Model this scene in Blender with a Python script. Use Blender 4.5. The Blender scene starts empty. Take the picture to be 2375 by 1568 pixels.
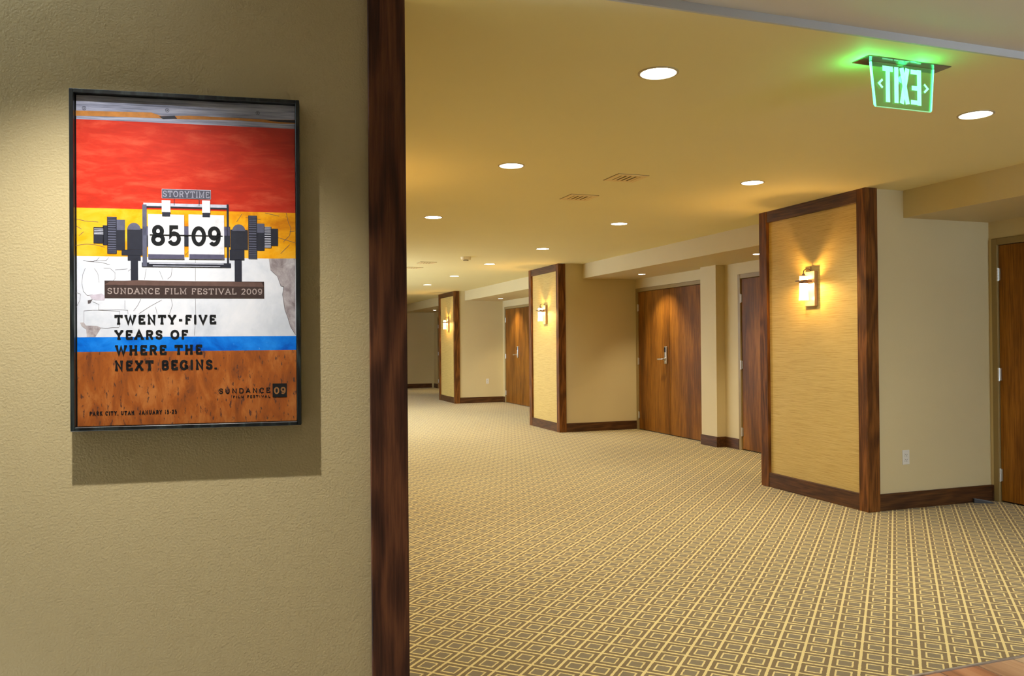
# Hotel corridor with framed poster: everything is built here, in metres.
# World frame: +Y runs down the corridor, +X runs to the door side, origin at the foot of the nearest column.
import bpy, bmesh, math, random
from mathutils import Vector, Matrix
random.seed(7)
sc = bpy.context.scene
R = math.radians

# ------------------------------------------------------------------ camera
cam_data = bpy.data.cameras.new('camera')
cam = bpy.data.objects.new('camera', cam_data)
sc.collection.objects.link(cam)
cam_data.sensor_fit = 'HORIZONTAL'
cam_data.sensor_width = 36.0
cam_data.lens = 36.0 * 1900.0 / 2375.0
cam_data.clip_start = 0.05
cam.matrix_world = (Matrix.Translation((-4.7522, -5.1470, 1.35)) @ Matrix.Rotation(R(-19.3), 4, 'Z')
                    @ Matrix.Rotation(R(90) + 0.0068, 4, 'X') @ Matrix.Rotation(-0.0085, 4, 'Z'))
sc.camera = cam

# ------------------------------------------------------------------ world, exposure
world = bpy.data.worlds.new('daylight')
sc.world = world
world.use_nodes = True
world.node_tree.nodes['Background'].inputs[0].default_value = (0.70, 0.84, 1.0, 1)
world.node_tree.nodes['Background'].inputs[1].default_value = 11.0
vs = sc.view_settings
vs.view_transform = 'Standard'
vs.look = 'None'
vs.exposure = 0.08
vs.gamma = 1.0
vs.use_curve_mapping = False
sc.cycles.use_denoising = True
sc.cycles.use_adaptive_sampling = True
sc.cycles.adaptive_threshold = 0.08
sc.cycles.adaptive_min_samples = 16
sc.cycles.max_bounces = 6
sc.cycles.diffuse_bounces = 4
sc.cycles.glossy_bounces = 3
sc.cycles.transparent_max_bounces = 12
sc.cycles.caustics_reflective = False
sc.cycles.caustics_refractive = False
sc.cycles.sample_clamp_indirect = 4.0

DOWN_W = 118.0          # hall downlight spots
SOFFIT_W = 105.0
SCONCE_W = 22.0
POSTER_W = 185.0
WARM = (1.0, 0.97, 0.89)
NEUTRAL = (1.0, 0.98, 0.97)
AMBER = (1.0, 0.58, 0.17)

# ------------------------------------------------------------------ materials
def srgb(r, g, b):
    f = lambda c: (c / 255 / 12.92) if c / 255 <= 0.04045 else ((c / 255 + 0.055) / 1.055) ** 2.4
    return (f(r), f(g), f(b), 1)

class NT:
    def __init__(self, name):
        self.m = bpy.data.materials.new(name)
        self.m.use_nodes = True
        self.t = self.m.node_tree
        self.b = self.t.nodes['Principled BSDF']
    def n(self, kind, **kw):
        nd = self.t.nodes.new(kind)
        for k, v in kw.items():
            if k.startswith('i_'):
                key = k[2:]
                nd.inputs[int(key) if key.isdigit() else key.replace('_', ' ')].default_value = v
            else:
                setattr(nd, k, v)
        return nd
    def l(self, a, b):
        self.t.links.new(a, b)
    def math(self, op, a, b=None, c=None):
        nd = self.n('ShaderNodeMath', operation=op)
        for i, v in enumerate((a, b, c)):
            if v is None:
                continue
            if isinstance(v, (int, float)):
                nd.inputs[i].default_value = v
            else:
                self.l(v, nd.inputs[i])
        return nd.outputs[0]
    def coord(self, scale=(1, 1, 1), kind='Object', rot=(0, 0, 0), loc=(0, 0, 0)):
        tc = self.n('ShaderNodeTexCoord')
        mp = self.n('ShaderNodeMapping')
        mp.inputs['Scale'].default_value = scale
        mp.inputs['Rotation'].default_value = rot
        mp.inputs['Location'].default_value = loc
        self.l(tc.outputs[kind], mp.inputs[0])
        return mp.outputs[0]
    def noise(self, vec, scale, detail=4, rough=0.55, dist=0.0):
        nd = self.n('ShaderNodeTexNoise')
        nd.inputs['Scale'].default_value = scale
        nd.inputs['Detail'].default_value = detail
        nd.inputs['Roughness'].default_value = rough
        nd.inputs['Distortion'].default_value = dist
        self.l(vec, nd.inputs['Vector'])
        return nd.outputs['Fac']
    def ramp(self, fac, stops, interp='LINEAR'):
        nd = self.n('ShaderNodeValToRGB')
        nd.color_ramp.interpolation = interp
        el = nd.color_ramp.elements
        while len(el) < len(stops):
            el.new(0.5)
        for e, (p, c) in zip(el, stops):
            e.position = p
            e.color = c
        self.l(fac, nd.inputs[0])
        return nd.outputs[0]
    def mix(self, fac, a, b):
        nd = self.n('ShaderNodeMix', data_type='RGBA')
        if isinstance(fac, (int, float)):
            nd.inputs[0].default_value = fac
        else:
            self.l(fac, nd.inputs[0])
        for i, v in ((6, a), (7, b)):
            if isinstance(v, tuple):
                nd.inputs[i].default_value = v
            else:
                self.l(v, nd.inputs[i])
        return nd.outputs[2]
    def bump(self, height, strength, dist=0.002):
        nd = self.n('ShaderNodeBump')
        nd.inputs['Strength'].default_value = strength
        nd.inputs['Distance'].default_value = dist
        self.l(height, nd.inputs['Height'])
        self.l(nd.outputs[0], self.b.inputs['Normal'])
    def base(self, col):
        if isinstance(col, tuple):
            self.b.inputs['Base Color'].default_value = col
        else:
            self.l(col, self.b.inputs['Base Color'])
    def set(self, rough=None, metal=None, spec=None, coat=None):
        if rough is not None: self.b.inputs['Roughness'].default_value = rough
        if metal is not None: self.b.inputs['Metallic'].default_value = metal
        if spec is not None: self.b.inputs['Specular IOR Level'].default_value = spec
        if coat is not None: self.b.inputs['Coat Weight'].default_value = coat
        return self.m

def paint(name, col, rough=0.55, bump=0.12, scale=260, var=0.05, spec=0.35):
    k = NT(name)
    v = k.coord()
    n1 = k.noise(v, 1.3, 3)
    c2 = tuple(c * (1 - var * 2) for c in col[:3]) + (1,)
    k.base(k.mix(n1, c2, col))
    k.bump(k.noise(v, scale, 1, 0.5), bump, 0.003)
    return k.set(rough, spec=spec)

def plain(name, col, rough=0.5, metal=0.0, spec=0.5):
    k = NT(name)
    n = k.noise(k.coord(), 35, 3)
    k.base(k.mix(n, tuple(c * 0.88 for c in col[:3]) + (1,), col))
    return k.set(rough, metal, spec)

def wood(name, dark, mid, light, grain_axis='Z', scale=1.0, rough=0.42, spec=0.45, cath=1.0, ringw=0.30):
    k = NT(name)
    s = {'Z': (26, 26, 1.3), 'Y': (26, 1.3, 26), 'X': (1.3, 26, 26)}[grain_axis]
    v = k.coord(tuple(a * scale for a in s))
    warp = k.noise(k.coord(tuple((3.0 if a > 5 else 0.55) * scale for a in s)), 1.6, 2, 0.5)
    fine = k.noise(v, 3.2, 4, 0.62, 0.3)
    # cathedral figure: rings of a slowly drifting field
    ring = k.math('SINE', k.math('MULTIPLY', warp, 46.0 * cath))
    ring = k.math('MULTIPLY_ADD', ring, 0.5, 0.5)
    f = k.math('ADD', k.math('MULTIPLY', fine, 0.98 - ringw), k.math('MULTIPLY', ring, ringw))
    k.base(k.ramp(f, [(0.22, dark), (0.48, mid), (0.78, light)]))
    return k.set(rough, spec=spec)

def emit(name, col, strength):
    k = NT(name)
    k.b.inputs['Base Color'].default_value = (0.8, 0.8, 0.8, 1)
    k.b.inputs['Emission Color'].default_value = col + (1,)
    k.b.inputs['Emission Strength'].default_value = strength
    return k.m

def thin_glass(name, tint=(0.95, 0.97, 0.96, 1), gloss=0.12, rough=0.05, extra=None, frost=0.0):
    m = bpy.data.materials.new(name)
    m.use_nodes = True
    t = m.node_tree
    t.nodes.clear()
    out = t.nodes.new('ShaderNodeOutputMaterial')
    tr = t.nodes.new('ShaderNodeBsdfTransparent')
    tr.inputs[0].default_value = tint
    gl = t.nodes.new('ShaderNodeBsdfGlossy')
    gl.inputs['Roughness'].default_value = rough
    mx = t.nodes.new('ShaderNodeMixShader')
    lw = t.nodes.new('ShaderNodeLayerWeight')
    lw.inputs[0].default_value = 0.35
    mp = t.nodes.new('ShaderNodeMath')
    mp.operation = 'MULTIPLY_ADD'
    mp.inputs[1].default_value = 0.6
    mp.inputs[2].default_value = gloss
    t.links.new(lw.outputs['Facing'], mp.inputs[0])
    t.links.new(mp.outputs[0], mx.inputs[0])
    t.links.new(tr.outputs[0], mx.inputs[1])
    t.links.new(gl.outputs[0], mx.inputs[2])
    last = mx.outputs[0]
    if frost:
        tl = t.nodes.new('ShaderNodeBsdfTranslucent')
        tl.inputs[0].default_value = (0.95, 0.93, 0.88, 1)
        m2 = t.nodes.new('ShaderNodeMixShader')
        m2.inputs[0].default_value = frost
        t.links.new(last, m2.inputs[1])
        t.links.new(tl.outputs[0], m2.inputs[2])
        last = m2.outputs[0]
    if extra:
        em = t.nodes.new('ShaderNodeEmission')
        em.inputs[0].default_value = extra[0] + (1,)
        em.inputs[1].default_value = extra[1]
        ad = t.nodes.new('ShaderNodeAddShader')
        t.links.new(last, ad.inputs[0])
        t.links.new(em.outputs[0], ad.inputs[1])
        last = ad.outputs[0]
    t.links.new(last, out.inputs[0])
    return m

def carpet_material():
    k = NT('carpet')
    v = k.coord()
    sep = k.n('ShaderNodeSeparateXYZ')
    # slight waviness of the woven rows
    wob = k.n('ShaderNodeTexNoise', i_Scale=90.0, i_Detail=1.0)
    k.l(v, wob.inputs['Vector'])
    k.l(v, sep.inputs[0])
    wv = k.math('MULTIPLY', k.math('SUBTRACT', wob.outputs['Fac'], 0.5), 0.006)
    x, y = sep.outputs[0], sep.outputs[1]
    th = R(44.4)
    u = k.math('SUBTRACT', k.math('MULTIPLY', x, math.cos(th)), k.math('MULTIPLY', y, math.sin(th)))
    w = k.math('ADD', k.math('MULTIPLY', x, math.sin(th)), k.math('MULTIPLY', y, math.cos(th)))
    fu = k.math('FRACT', k.math('DIVIDE', k.math('ADD', k.math('ADD', u, 1.7623), wv), 0.113657))
    fv = k.math('FRACT', k.math('DIVIDE', k.math('ADD', k.math('ADD', w, 3.7255), wv), 0.120754))
    du = k.math('ABSOLUTE', k.math('SUBTRACT', fu, 0.5))      # 0.5 on the grid line, 0 at the cell centre
    dv = k.math('ABSOLUTE', k.math('SUBTRACT', fv, 0.5))
    thick = k.math('GREATER_THAN', du, 0.449)
    thin = k.math('GREATER_THAN', dv, 0.452)
    inu = k.math('LESS_THAN', du, 0.292)
    inv = k.math('LESS_THAN', dv, 0.292)
    inside = k.math('MULTIPLY', inu, inv)
    core = k.math('MULTIPLY', k.math('LESS_THAN', du, 0.228), k.math('LESS_THAN', dv, 0.222))
    ring = k.math('SUBTRACT', inside, core)
    line = k.math('MAXIMUM', k.math('MAXIMUM', thick, thin), ring)
    pile = k.noise(v, 420, 2, 0.7)
    blot = k.noise(v, 14, 3, 0.6)
    field = k.mix(pile, srgb(108, 90, 58), srgb(130, 110, 74))
    cen = k.mix(blot, srgb(126, 108, 80), srgb(126, 116, 86))
    gold = k.mix(pile, srgb(204, 182, 114), srgb(228, 208, 144))
    c = k.mix(core, field, cen)
    c = k.mix(line, c, gold)
    k.base(c)
    k.bump(k.math('ADD', pile, k.math('MULTIPLY', line, 0.5)), 0.35, 0.003)
    k.b.inputs['Sheen Weight'].default_value = 0.15
    return k.set(0.9, spec=0.15)

def grasscloth():
    k = NT('grasscloth')
    n1 = k.noise(k.coord((3, 3, 190)), 1.0, 5, 0.65)
    n2 = k.noise(k.coord((9, 9, 420)), 1.0, 3, 0.6)
    f = k.math('ADD', k.math('MULTIPLY', n1, 0.6), k.math('MULTIPLY', n2, 0.4))
    k.base(k.ramp(f, [(0.30, srgb(160, 128, 64)), (0.5, srgb(198, 170, 100)), (0.72, srgb(214, 188, 120))]))
    k.bump(n2, 0.25, 0.001)
    return k.set(0.62, spec=0.3)

def mottled(name, c1, c2, c3, sc1=(6, 6, 6), det=6, rough=0.35, n=1.0, specks=None):
    k = NT(name)
    f = k.noise(k.coord(sc1), n, det, 0.65, 0.4)
    c = k.ramp(f, [(0.32, c1), (0.5, c2), (0.68, c3)])
    if specks:
        s = k.noise(k.coord(specks[1]), 1.0, 3, 0.6)
        c = k.mix(k.ramp(s, [(specks[2], (0, 0, 0, 1)), (specks[2] + 0.06, (1, 1, 1, 1))]), c, specks[0])
    k.base(c)
    k.b.inputs['Coat Weight'].default_value = 0.35
    k.b.inputs['Coat Roughness'].default_value = 0.12
    return k.set(rough, spec=0.4)

WALL = paint('wall_paint', srgb(196, 178, 132), 0.45, 0.42, 150, spec=0.4)
HALLWALL = paint('hall_wall_paint', srgb(214, 196, 150), 0.55, 0.12, 220)
CEIL = paint('hall_lit_ceiling', srgb(236, 222, 166), 0.7, 0.05, 200, 0.03)  # yellow cream puts the hall's warm bounce light into the colour
CEIL2 = paint('foyer_lit_ceiling', srgb(218, 212, 200), 0.7, 0.05, 200, 0.03)  # greyer tint puts the foyer's neutral light into the colour
STEPW = paint('bulkhead_paint', srgb(196, 196, 196), 0.7, 0.05, 200, 0.03)
FRAMEP = paint('door_frame_paint', srgb(150, 128, 84), 0.4, 0.03, 200, 0.03)
DKW = wood('dark_oak_upright', srgb(46, 26, 10), srgb(98, 58, 22), srgb(146, 92, 40), 'Z', 1.0, 0.55, 0.18, ringw=0.18)
DKWY = wood('dark_oak_long', srgb(42, 24, 12), srgb(78, 48, 24), srgb(112, 72, 37), 'Y', 1.0, 0.45, 0.3, ringw=0.12)
DKWX = wood('dark_oak_cross', srgb(42, 24, 12), srgb(78, 48, 24), srgb(112, 72, 37), 'X', 1.0, 0.45, 0.3, ringw=0.12)
POSTW = wood('dark_oak_post', srgb(40, 22, 14), srgb(82, 48, 30), srgb(124, 76, 46), 'Z', 1.1, 0.55, 0.25, cath=1.1, ringw=0.26)
DOORW = wood('door_veneer', srgb(54, 31, 8), srgb(108, 65, 18), srgb(160, 104, 33), 'Z', 0.8, 0.45, 0.18, 0.12, 0.3)
PLANKW = [wood('wood_look_tile_%s' % n, a, b, c, 'Y', 0.5, 0.4, 0.4) for n, a, b, c in (
    ('tan', srgb(128, 94, 66), srgb(164, 126, 92), srgb(190, 154, 118)),
    ('rust', srgb(130, 84, 54), srgb(168, 114, 76), srgb(192, 142, 102)),
    ('grey', srgb(140, 112, 84), srgb(172, 142, 108), srgb(196, 168, 132)))]
GROUT = plain('grout', srgb(168, 160, 150), 0.85)
CARPET = carpet_material()
GRASS = grasscloth()
STEEL = plain('satin_steel', srgb(214, 212, 208), 0.3, 0.85)
NICKEL = plain('satin_nickel', srgb(216, 214, 210), 0.28, 0.9)
BRONZE = plain('brushed_bronze', srgb(120, 96, 74), 0.42, 0.75)
PLATE = plain('sconce_plate_metal', srgb(176, 150, 122), 0.4, 0.35)
BLACKP = plain('black_plastic', srgb(18, 18, 20), 0.35)
WHITEP = plain('white_plastic', srgb(226, 222, 212), 0.4)
SLOT = plain('dark_slot', srgb(60, 44, 20), 0.8)
VENTP = plain('vent_paint', srgb(236, 208, 146), 0.6)
DETP = plain('detector_plastic', srgb(240, 222, 176), 0.5)
RUBBER = plain('grey_rubber', srgb(56, 54, 54), 0.55)
RINGM = plain('downlight_trim', srgb(196, 180, 144), 0.4)
LENS = emit('downlight_lens', (1.0, 0.97, 0.90), 14.0)
LENS2 = emit('soffit_lens', (1.0, 0.97, 0.92), 14.0)
BULB = emit('bulb', (1.0, 0.76, 0.42), 5.5)
CERAM = plain('ceramic_socket', srgb(236, 228, 210), 0.5)
SGLASS = thin_glass('sconce_glass', (0.98, 0.96, 0.9, 1), 0.04, 0.08, frost=0.2)

# ------------------------------------------------------------------ helpers
COL = sc.collection

class MB:
    """Collects shapes into one bmesh."""
    def __init__(self):
        self.bm = bmesh.new()
    def box(self, x0, x1, y0, y1, z0, z1, bev=0.0, seg=1):
        r = bmesh.ops.create_cube(self.bm, size=1.0)
        vs_ = r['verts']
        for v in vs_:
            v.co = Vector(((x0 + x1) / 2 + v.co.x * abs(x1 - x0), (y0 + y1) / 2 + v.co.y * abs(y1 - y0), (z0 + z1) / 2 + v.co.z * abs(z1 - z0)))
        if bev:
            es = {e for v in vs_ for e in v.link_edges}
            bmesh.ops.bevel(self.bm, geom=list(es), offset=bev, segments=seg, affect='EDGES', profile=0.5)
        return self
    def quad(self, *pts):
        self.bm.faces.new([self.bm.verts.new(p) for p in pts])
        return self
    def prism(self, poly, d):
        """poly: list of 3D points (planar), extruded by the vector d"""
        d = Vector(d)
        a = [self.bm.verts.new(p) for p in poly]
        b = [self.bm.verts.new(Vector(p) + d) for p in poly]
        n = len(poly)
        self.bm.faces.new(a)
        self.bm.faces.new(b[::-1])
        for i in range(n):
            self.bm.faces.new((a[i], b[i], b[(i + 1) % n], a[(i + 1) % n]))
        return self
    def lathe(self, prof, axis='Z', c=(0, 0, 0), seg=24, closed=False):
        """prof: (radius, height) pairs"""
        rings = []
        for r, hgt in prof:
            ring = []
            for i in range(seg):
                a = 2 * math.pi * i / seg
                p = (r * math.cos(a), r * math.sin(a), hgt)
                if axis == 'X': p = (p[2], p[0], p[1])
                if axis == 'Y': p = (p[0], p[2], p[1])
                ring.append(self.bm.verts.new(Vector(c) + Vector(p)))
            rings.append(ring)
        for a, b in zip(rings, rings[1:]):
            for i in range(seg):
                self.bm.faces.new((a[i], a[(i + 1) % seg], b[(i + 1) % seg], b[i]))
        if closed:
            self.bm.faces.new(rings[0][::-1])
            self.bm.faces.new(rings[-1])
        return self
    def tube(self, pts, r, seg=10):
        pts = [Vector(p) for p in pts]
        rings = []
        up = Vector((0.13, 0.97, 0.2)).normalized()
        for i, p in enumerate(pts):
            d = (pts[min(i + 1, len(pts) - 1)] - pts[max(i - 1, 0)]).normalized()
            s = d.cross(up).normalized()
            t = s.cross(d)
            rings.append([self.bm.verts.new(p + s * r * math.cos(2 * math.pi * k / seg) + t * r * math.sin(2 * math.pi * k / seg)) for k in range(seg)])
        for a, b in zip(rings, rings[1:]):
            for i in range(seg):
                self.bm.faces.new((a[i], a[(i + 1) % seg], b[(i + 1) % seg], b[i]))
        self.bm.faces.new(rings[0][::-1])
        self.bm.faces.new(rings[-1])
        return self
    def obj(self, name, mat, parent=None, loc=None, smooth=False, label=None, kind=None):
        bmesh.ops.recalc_face_normals(self.bm, faces=self.bm.faces)
        me = bpy.data.meshes.new(name)
        self.bm.to_mesh(me)
        self.bm.free()
        if smooth:
            for p in me.polygons:
                p.use_smooth = True
            me.set_sharp_from_angle(angle=R(40))
        me.materials.append(mat)
        o = bpy.data.objects.new(name, me)
        COL.objects.link(o)
        if loc:
            o.location = loc
        if parent:
            o.parent = parent
        if label:
            o['label'] = label
        if kind:
            o['kind'] = kind
        return o

def thing(name, label, cat, loc=(0, 0, 0), rz=0.0, group=None, kind=None):
    o = bpy.data.objects.new(name, None)
    o.empty_display_size = 0.1
    COL.objects.link(o)
    o.location = loc
    o.rotation_euler = (0, 0, rz)
    if label: o['label'] = label
    if cat: o['category'] = cat
    if group: o['group'] = group
    if kind: o['kind'] = kind
    return o

def tag(o, label, cat=None, group=None, kind=None):
    o['label'] = label
    if cat: o['category'] = cat
    if group: o['group'] = group
    if kind: o['kind'] = kind
    return o

def copy_tree(o, parent=None):
    c = o.copy()
    COL.objects.link(c)
    c.parent = parent
    for ch in list(o.children):
        copy_tree(ch, c)
    return c

def box(name, mat, x0, x1, y0, y1, z0, z1, parent=None, bev=0.0, kind=None, label=None):
    return MB().box(x0, x1, y0, y1, z0, z1, bev).obj(name, mat, parent, kind=kind, label=label)

def spot(name, loc, power, col, size=130, blend=1.0, radius=0.05, parent=None, rot=(0, 0, 0)):
    l = bpy.data.lights.new(name, 'SPOT')
    l.energy = power
    l.color = col
    l.spot_size = R(size)
    l.spot_blend = blend
    l.shadow_soft_size = radius
    o = bpy.data.objects.new(name, l)
    COL.objects.link(o)
    o.location = loc
    o.rotation_euler = rot
    o.parent = parent
    return o

def point(name, loc, power, col, radius, parent=None):
    l = bpy.data.lights.new(name, 'POINT')
    l.energy = power
    l.color = col
    l.shadow_soft_size = radius
    o = bpy.data.objects.new(name, l)
    COL.objects.link(o)
    o.location = loc
    o.parent = parent
    return o

S = 'structure'
HC = 2.555            # hall ceiling
FC = 2.587            # foyer ceiling
SZ = 2.335            # soffit over the doors
YS = -2.56            # line where foyer meets hall
XL = -4.25            # left hall wall
XB = 1.32             # back wall of the door recesses
XF = 0.41             # soffit fascia
YE = 21.6             # far end of the hall

# ------------------------------------------------------------------ floor
tag(MB().quad((XL - 0.2, YS, 0), (2.2, YS, 0), (2.2, YE, 0), (XL - 0.2, YE, 0)).obj('floor', CARPET),
    'beige and gold patterned carpet running down the hall', kind=S)
ft = box('floor_foyer', GROUT, -9.0, 2.2, -9.0, YS, -0.05, -0.003, kind=S)
tag(ft, 'brown wood look tile floor at the lower right corner', kind=S)
for i in range(12):
    x0 = -2.62 + i * 0.2
    y1 = YS - 0.006
    first = [0.55, 0.95, 0.35, 0.75][i % 4]
    for j, ln in enumerate((first, 1.2, 1.2)):
        pl = MB().box(x0 + 0.0035, x0 + 0.1965, y1 - ln + 0.0035, y1 - 0.0035, -0.012, 0.0, 0.0012).obj('plank', PLANKW[(i * 2 + j + (i // 3)) % 3], ft)
        y1 -= ln
box('trim_edge_strip', STEEL, XL + 0.05, 2.2, YS - 0.006, YS + 0.004, -0.002, 0.004, kind=S)

# ------------------------------------------------------------------ ceilings
box('ceiling', CEIL, XL - 0.2, XF + 0.02, YS + 0.012, YE, HC, HC + 0.12, kind=S)
box('ceiling_bulkhead', STEPW, XL - 0.2, 2.2, YS, YS + 0.012, HC, FC + 0.1, kind=S)
box('ceiling_foyer', CEIL2, -9.0, 2.2, -9.0, YS, FC, FC + 0.1, kind=S)
# columns, with the door recess in front (nearer side) of each
COLS = [(0.0, 0.0, 1.36), (0.0, 6.29, 7.57), (0.155, 12.80, 14.27), (0.25, 19.75, 21.1)]
rec = [(-4.2, 0.03), (1.36, 6.32), (7.57, 12.83), (14.27, 19.78)]
for i, (y0, y1) in enumerate(rec):
    nm = 'ceiling_soffit' if i == 0 else 'ceiling_soffit.%03d' % i
    m = MB()
    yb = max(y0, YS + 0.012)
    m.box(XF, 2.2, yb, y1, SZ, HC + 0.12)
    m.obj('ceiling_soffit', HALLWALL, kind=S)

# ------------------------------------------------------------------ walls
def wall(name, mat, *a, **k):
    return box(name, mat, *a, kind=S, **k)
# poster wall: turned 7 degrees, ends in a dark post
PW = bpy.data.objects.new('wall_left', None)
COL.objects.link(PW)
PW['kind'] = S
PW.location = (-4.325, -2.60, 0)
PW.rotation_euler = (0, 0, R(-7))
box('wall_face', WALL, -4.6, 0.0, 0.0, 0.16, 0.0, FC + 0.05, PW)
tp = MB().box(-0.004, 0.111, -0.022, 0.15, 0.0, HC + 0.03, 0.003).obj('trim_post', POSTW, PW)
tp['label'] = 'dark stained oak post ending the poster wall'
# hall left wall with daylight windows far down the hall (hidden behind the poster wall from here)
WIN = [(6.6, 8.4), (9.4, 11.2), (12.2, 13.4)]
yy = YS + 0.2
for a, b in WIN + [(YE, YE)]:
    wall('wall_hall_left', HALLWALL, XL - 0.15, XL, yy, a, 0, HC)
    if b > a:
        wall('wall_hall_left', HALLWALL, XL - 0.15, XL, a, b, 0, 0.35)
        wall('wall_hall_left', HALLWALL, XL - 0.15, XL, a, b, 2.25, HC)
        w = MB()
        for z0, z1, p0, p1 in ((0.35, 0.40, a, b), (2.20, 2.25, a, b), (0.4, 2.2, a, a + 0.05), (0.4, 2.2, b - 0.05, b), (0.4, 2.2, (a + b) / 2 - 0.025, (a + b) / 2 + 0.025)):
            w.box(XL - 0.11, XL - 0.04, p0, p1, z0, z1)
        w.obj('window_1', DKW, kind=S)
    yy = b
wall('wall_end', HALLWALL, XL - 0.2, 2.2, YE, YE + 0.15, 0, HC)
# foyer shell behind the camera (unseen gap in the back wall added to let cool daylight in)
wall('wall_foyer_right', WALL, 2.0, 2.15, -9.0, YS, 0, FC)
wall('wall_foyer_left', WALL, -9.15, -9.0, -9.0, -1.9, 0, FC)
wall('wall_foyer_back', WALL, -9.0, -0.75, -9.15, -9.0, 0, FC)
wall('wall_foyer_back', WALL, 1.55, 2.0, -9.15, -9.0, 0, FC)
wall('wall_daylight_block', WALL, -3.3, -1.4, -5.75, -5.55, 0, FC)  # unseen, added to keep the back gap's daylight off the poster wall
# unseen wall added close behind the doors to stop daylight leaking under them
wall('wall_leak_block', HALLWALL, 1.56, 1.7, YS, YE, 0, HC)
# recess back walls
BB = 0.132            # baseboard height
def back_wall(idx, spans, y0, y1, x=XB):
    """wall behind one recess with holes for the doors (spans = (ya, yb) of the frame outlines, top 2.19)"""
    root = bpy.data.objects.new('wall_recess_%d' % idx, None)
    COL.objects.link(root)
    root['kind'] = S
    cur = y0
    for a, b in sorted(spans):
        if a > cur + 0.005:
            box('wall_face', HALLWALL, x, x + 0.2, cur, a, 0, SZ, root)
            box('baseboard', DKWY, x - 0.018, x, cur, a, 0, BB, root, 0.002)
        box('wall_face', HALLWALL, x, x + 0.2, a, b, 2.19, SZ, root)
        cur = b
    if y1 > cur + 0.005:
        box('wall_face', HALLWALL, x, x + 0.2, cur, y1, 0, SZ, root)
        box('baseboard', DKWY, x - 0.018, x, cur, y1, 0, BB, root, 0.002)
    return root
back_wall(1, [(-2.0, 0.0)], -4.2, 0.03)
w2 = back_wall(2, [(1.58, 3.60), (4.30, 6.30)], 1.36, 6.32)
# pier between the two doors of the second recess
box('wall_pier', HALLWALL, 1.19, XB, 3.90, 4.26, 0, SZ, w2)
MB().box(1.172, 1.19, 3.90, 4.26, 0, BB, 0.002).box(1.172, XB, 3.882, 3.90, 0, BB, 0.002).obj('baseboard', DKWY, w2)
back_wall(3, [(10.72, 12.69)], 7.57, 12.83)
back_wall(4, [(17.3, 19.3)], 14.27, 19.78, 1.40)

# ------------------------------------------------------------------ doors
def hinge(parent, x, y, z):
    m = MB()
    for k in range(5):
        m.lathe([(0.009, 0.0), (0.009, 0.021)], c=(x, y, z - 0.055 + k * 0.0222), seg=10, closed=True)
    m.box(x + 0.004, x + 0.012, y - 0.018, y + 0.0, z - 0.05, z + 0.05)
    return m.obj('hinge', STEEL, parent, smooth=True)

def double_door(n, ya, yb, x=XB, lock_leaf='far', label='', single=False, lead=None):
    """ya < yb: outline of the steel frame along the wall"""
    root = bpy.data.objects.new('door_%d' % n, None)
    COL.objects.link(root)
    root['kind'] = S
    root['label'] = label
    fw = 0.055
    fr = MB()
    fr.box(x - 0.012, x + 0.13, ya, ya + fw, 0, 2.19, 0.004).box(x - 0.012, x + 0.13, yb - fw, yb, 0, 2.19, 0.004).box(x - 0.012, x + 0.13, ya + fw, yb - fw, 2.135, 2.19, 0.004)
    fr.box(x + 0.06, x + 0.13, ya + fw, yb - fw, 2.11, 2.135)
    fr.obj('door_frame', FRAMEP, root)
    mid = (ya + yb) / 2
    for far in (True, False):
        l0, l1 = (mid + 0.003, yb - fw - 0.003) if far else (ya + fw + 0.003, mid - 0.003)
        leaf = MB().box(x + 0.006, x + 0.051, l0, l1, 0.012, 2.131, 0.002).obj('door_leaf', DOORW, root)
        hy = l1 + 0.002 if far else l0 - 0.002
        for z in (0.225, 1.06, 1.89):
            hinge(leaf, x - 0.005, hy, z)
        if far and lock_leaf:
            yl = l0 + 0.085
            MB().box(x - 0.022, x + 0.006, yl - 0.033, yl + 0.033, 1.035, 1.29, 0.008, 3).obj('lock_plate', NICKEL, leaf, smooth=True)
            MB().box(x - 0.026, x - 0.021, yl - 0.022, yl + 0.024, 1.205, 1.275, 0.003).obj('card_reader', BLACKP, leaf)
            MB().lathe([(0.024, x - 0.036), (0.026, x - 0.022)], 'X', (0, yl, 1.105), 20, True).tube(
                [(x - 0.03, yl, 1.105), (x - 0.062, yl, 1.105), (x - 0.07, yl + 0.02, 1.105), (x - 0.07, yl + 0.135, 1.102)], 0.0105, 12).obj('lever_handle', NICKEL, leaf, smooth=True)
    return root
double_door(1, -2.0, 0.0, label='dark wooden double door cut off by the right edge of the picture')
double_door(2, 4.30, 6.30, label='brown wooden double door with steel card lock, whole between two columns')
double_door(3, 1.58, 3.60, label='brown wooden door half hidden behind the nearest column', lock_leaf=None)
double_door(4, 10.72, 12.69, label='brown wooden double door half hidden behind the second column')
double_door(5, 17.3, 19.3, 1.40, label='dark sliver of door at the far end left of the third column', lock_leaf=None)

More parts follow.
